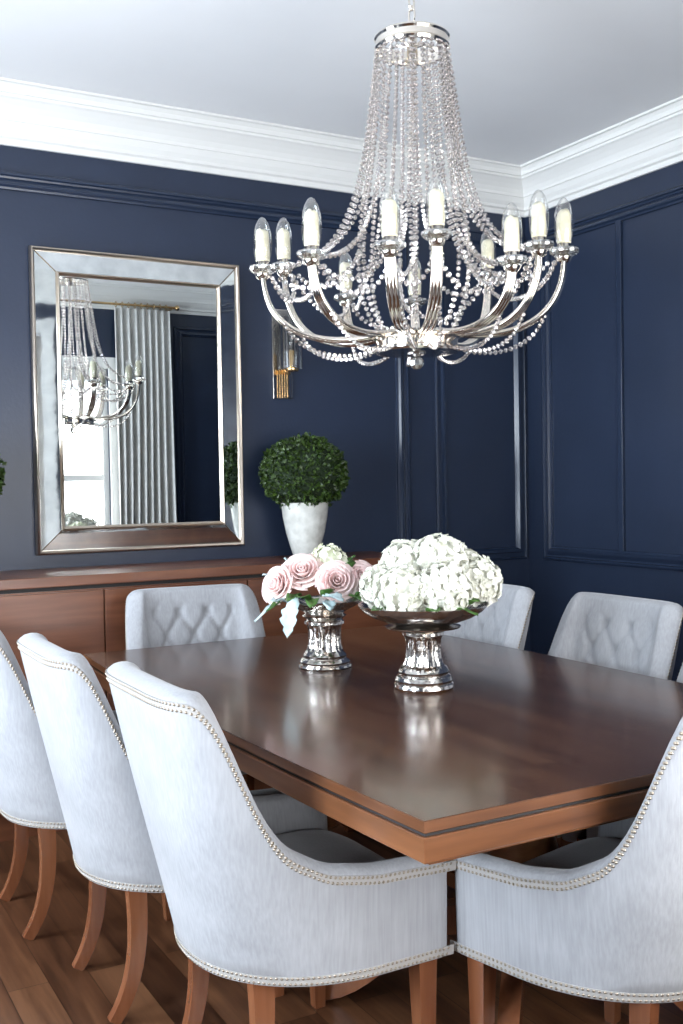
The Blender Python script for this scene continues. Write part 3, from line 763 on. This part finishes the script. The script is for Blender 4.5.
# ------------------------------------------------------------------ chandelier
CX, CYY = 1.696, 2.561
ch = thing('chandelier', 'large polished nickel chandelier with crystal bead strands and candle bulbs over the table', 'chandelier', (CX, CYY, 0))
HZ = 1.752; RZ = 2.618
bm = bmesh.new(); lathe(bm, [(.080, HZ-.026), (.122, HZ-.026), (.128, HZ-.020), (.128, HZ-.014), (.120, HZ-.010), (.120, HZ+.010), (.127, HZ+.014), (.127, HZ+.019), (.118, HZ+.022), (.05, HZ+.024), (.04, HZ+.02)], 60)
hub = obj('hub', bm, M_chrome, ch, True, 30)
bm = bmesh.new(); lathe(bm, [(0.0, HZ-.075), (.010, HZ-.073), (.020, HZ-.062), (.021, HZ-.050), (.013, HZ-.040), (.010, HZ-.036), (.026, HZ-.030), (.028, HZ-.024), (.0, HZ-.022)], 10, cap=False); obj('finial', bm, M_crystal, ch)
bm = bmesh.new(); lathe(bm, [(.098, RZ-.022), (.106, RZ-.022), (.110, RZ-.014), (.106, RZ-.008), (.106, RZ+.008), (.110, RZ+.014), (.106, RZ+.020), (.098, RZ+.020), (.098, RZ-.022)], 60, cap=False)
obj('top_ring', bm, M_chrome, ch, True, 30)
bm = bmesh.new(); lathe(bm, [(.012, RZ-.05), (.016, RZ-.03), (.014, RZ+.03), (.018, RZ+.035), (.010, RZ+.06), (0, RZ+.062)], 20)
for k in range(6):
    a = k*pi/3; tube(bm, bez((.01*cos(a), .01*sin(a), RZ-.01), (.05*cos(a), .05*sin(a), RZ+.02), (.09*cos(a), .09*sin(a), RZ-.0), (.101*cos(a), .101*sin(a), RZ-.015), 8), .004, 6)
obj('spider', bm, M_chrome, ch, True, 40)
# suspension chain and canopy
z = RZ+.062; k = 0
while z < CZ-.03:
    bm = bmesh.new(); hh = .026; ax = Vector((1, .3, 0)).normalized() if k % 2 else Vector((-.3, 1, 0)).normalized()
    pts = [ax*(.011*cos(2*pi*i/16))+Vector((0, 0, z+hh*.8+hh*sin(2*pi*i/16))) for i in range(17)]
    tube(bm, pts, .0032, 6, cap=False, up=tuple(ax.cross(Vector((0, 0, 1))))); obj('chain_link', bm, M_chrome, ch, True); z += .040; k += 1
obj('canopy', lathe(bmesh.new(), [(.008, CZ-.045), (.02, CZ-.035), (.055, CZ-.018), (.060, CZ-.001)], 32), M_chrome, ch, True, 40)

ARMS = [(263, 269.6, 3.02), (284, 267, 3.2), (312, 255, 2.75), (390, 246, 2.63), (437, 235, 2.67), (512, 261, 2.70), (539, 246, 2.80), (564, 252, 2.90), (346, 298, 3.42), (415, 302, 3.48), (488, 276, 3.35)]
def world(px, py, dep):
    c = cdir(px, py); p = R @ (c*(dep/-c.z)); return Vector((0, 0, 1.35))+p
def bead(bm, p, d, r):
    """faceted rondelle: axis d"""
    d = d.normalized(); a = d.cross(Vector((.2, .3, .93)));
    if a.length < .1: a = d.cross(Vector((1, 0, 0)))
    a.normalize(); b = d.cross(a); rings = []
    for (rr, h) in ((.35, -.95), (1, -.35), (1, .35), (.35, .95)):
        rings.append([bm.verts.new(p+(a*cos(2*pi*k/6)+b*sin(2*pi*k/6))*r*rr+d*h*r) for k in range(6)])
    for A_, B_ in zip(rings, rings[1:]):
        for k in range(6): bm.faces.new((A_[k], A_[(k+1) % 6], B_[(k+1) % 6], B_[k]))
    bm.faces.new(rings[0][::-1]); bm.faces.new(rings[-1])
def strand(pts, r, step, parent=ch):
    pts = [Vector(p) for p in pts]; ps = resample(pts, step); bm = bmesh.new()
    for j, p in enumerate(ps[:-1]): bead(bm, p, ps[j+1]-p, r*random.uniform(.9, 1.08))
    o = obj('bead_strand', bm, M_bead, parent)
    return o
def cyl(r, a, z): return Vector((r*cos(a), r*sin(a), z))
arms = []
def candle_parts(base, parent):
    x, y, z = base
    bm = bmesh.new(); lathe(bm, [(.010, z-.012), (.028, z-.010), (.038, z-.003), (.040, z+.003), (.038, z+.009), (.030, z+.011), (.024, z+.008), (.012, z+.010)], 24, x, y, flute=(z-.011, z+.0095, 12, .05))
    obj('drip_pan', bm, M_crystal, parent, True, 25)
    bm = bmesh.new(); lathe(bm, [(.013, z+.008), (.019, z+.012), (.019, z+.022), (.014, z+.026)], 20, x, y); obj('socket', bm, M_chrome, parent, True, 40)
    bm = bmesh.new(); rnd = random.Random(int(x*1e4)); n = 20; rings = []
    for (r_, h) in ((.0195, .024), (.0205, .045), (.0200, .07), (.0195, .095), (.0165, .108), (.007, .114)):
        rings.append([bm.verts.new((x+(r_+rnd.uniform(-.0012, .0012))*cos(2*pi*q/n), y+(r_+rnd.uniform(-.0012, .0012))*sin(2*pi*q/n), z+h+(rnd.uniform(-.004, .006) if h > .09 else 0))) for q in range(n)])
    for A_, B_ in zip(rings, rings[1:]):
        for q in range(n): bm.faces.new((A_[q], A_[(q+1) % n], B_[(q+1) % n], B_[q]))
    bm.faces.new(rings[-1]); bm.faces.new(rings[0][::-1])
    obj('candle', bm, M_candle, parent, True)
    bm = bmesh.new(); lathe(bm, [(.021, z+.026), (.025, z+.045), (.0270, z+.075), (.0255, z+.105), (.0185, z+.130), (.009, z+.146), (0, z+.151)], 24, x, y, cap=False); obj('bulb', bm, M_bulb, parent, True)
for (px, py, dp) in ARMS:
    p = world(px, py, dp)-Vector((CX, CYY, 0)); a = math.atan2(p.y, p.x); r = math.hypot(p.x, p.y); z = p.z; arms.append((a, r, z))
arms.sort()
for (a, r, z) in arms:
    side = Vector((-sin(a), cos(a), 0)); path = bez(cyl(.105, a, HZ+.026), cyl(r*.58, a, HZ-.008), cyl(r*1.0, a, HZ+.015), cyl(r, a, z-.012), 22)
    bm = bmesh.new()
    for k in (-1, 0, 1): tube(bm, [q+side*k*(.0135-.0055*i/22) for i, q in enumerate(path)], [.0088-.0016*i/22 for i in range(23)], 8)
    lathe(bm, [(.012, z-.03), (.020, z-.022), (.022, z-.014), (.012, z-.010)], 16, r*cos(a), r*sin(a))
    ar = obj('arm', bm, M_chrome, ch, True, 50)
    candle_parts((r*cos(a), r*sin(a), z), ar)
NA = len(arms)
for i, (a, r, z) in enumerate(arms):
    a2, r2, z2 = arms[(i+1) % NA]; da = (a2-a) % (2*pi); am = a+da/2
    # ring to arm, a pair of strands falling then sweeping out to the drip pan
    for da_, bulge in ((-.10, .0), (.12, .035)):
        b_ = a+da_
        strand(bez(cyl(.104, b_, RZ-.024), cyl(.140+bulge*.3, b_, RZ-.30), cyl(.110+bulge, a+da_*.5, z+.05-bulge), cyl(r-.036, a, z+.002), 40), .0070, .0172)
    # ring to hub, bellied
    strand(bez(cyl(.104, am, RZ-.024), cyl(.115, am, RZ-.45), cyl(.24, am, 1.97), cyl(.105, am, HZ+.03), 40), .0072, .0172)
    # swags between neighbouring drip pans
    mid = cyl((r+r2)/2*.70, am, min(z, z2)-.13)
    strand(bez(cyl(r-.02, a, z-.012), cyl(r*.85, a+da*.15, z-.13), cyl(r2*.85, a2-da*.15, z2-.13), cyl(r2-.02, a2, z2-.012), 30), .0076, .0185)
    # swags from the inner belly out to the pan
    strand(bez(cyl(.17, am, 2.02), cyl(.22, am, 1.90), cyl(r*.8, a, z-.09), cyl(r-.03, a, z-.008), 30), .0076, .0185)
    # beads looping below the arms
    strand(bez(cyl(.112, a+.12, HZ-.012), cyl(.20, a+.14, HZ-.055), cyl(r*.80, a+.10, HZ-.045), cyl(r*.88, a+.02, HZ+.075), 30), .0068, .0150)
bm = bmesh.new(); bmesh.ops.create_icosphere(bm, subdivisions=1, radius=.012, matrix=Matrix.Translation((0, 0, 2.36)) @ Matrix.Diagonal((.8, .8, 1.5, 1)))
dz = obj('crystal_drop', bm, M_crystal, ch)
strand([(0, 0, RZ-.05), (0, 0, 2.38)], .0055, .013)
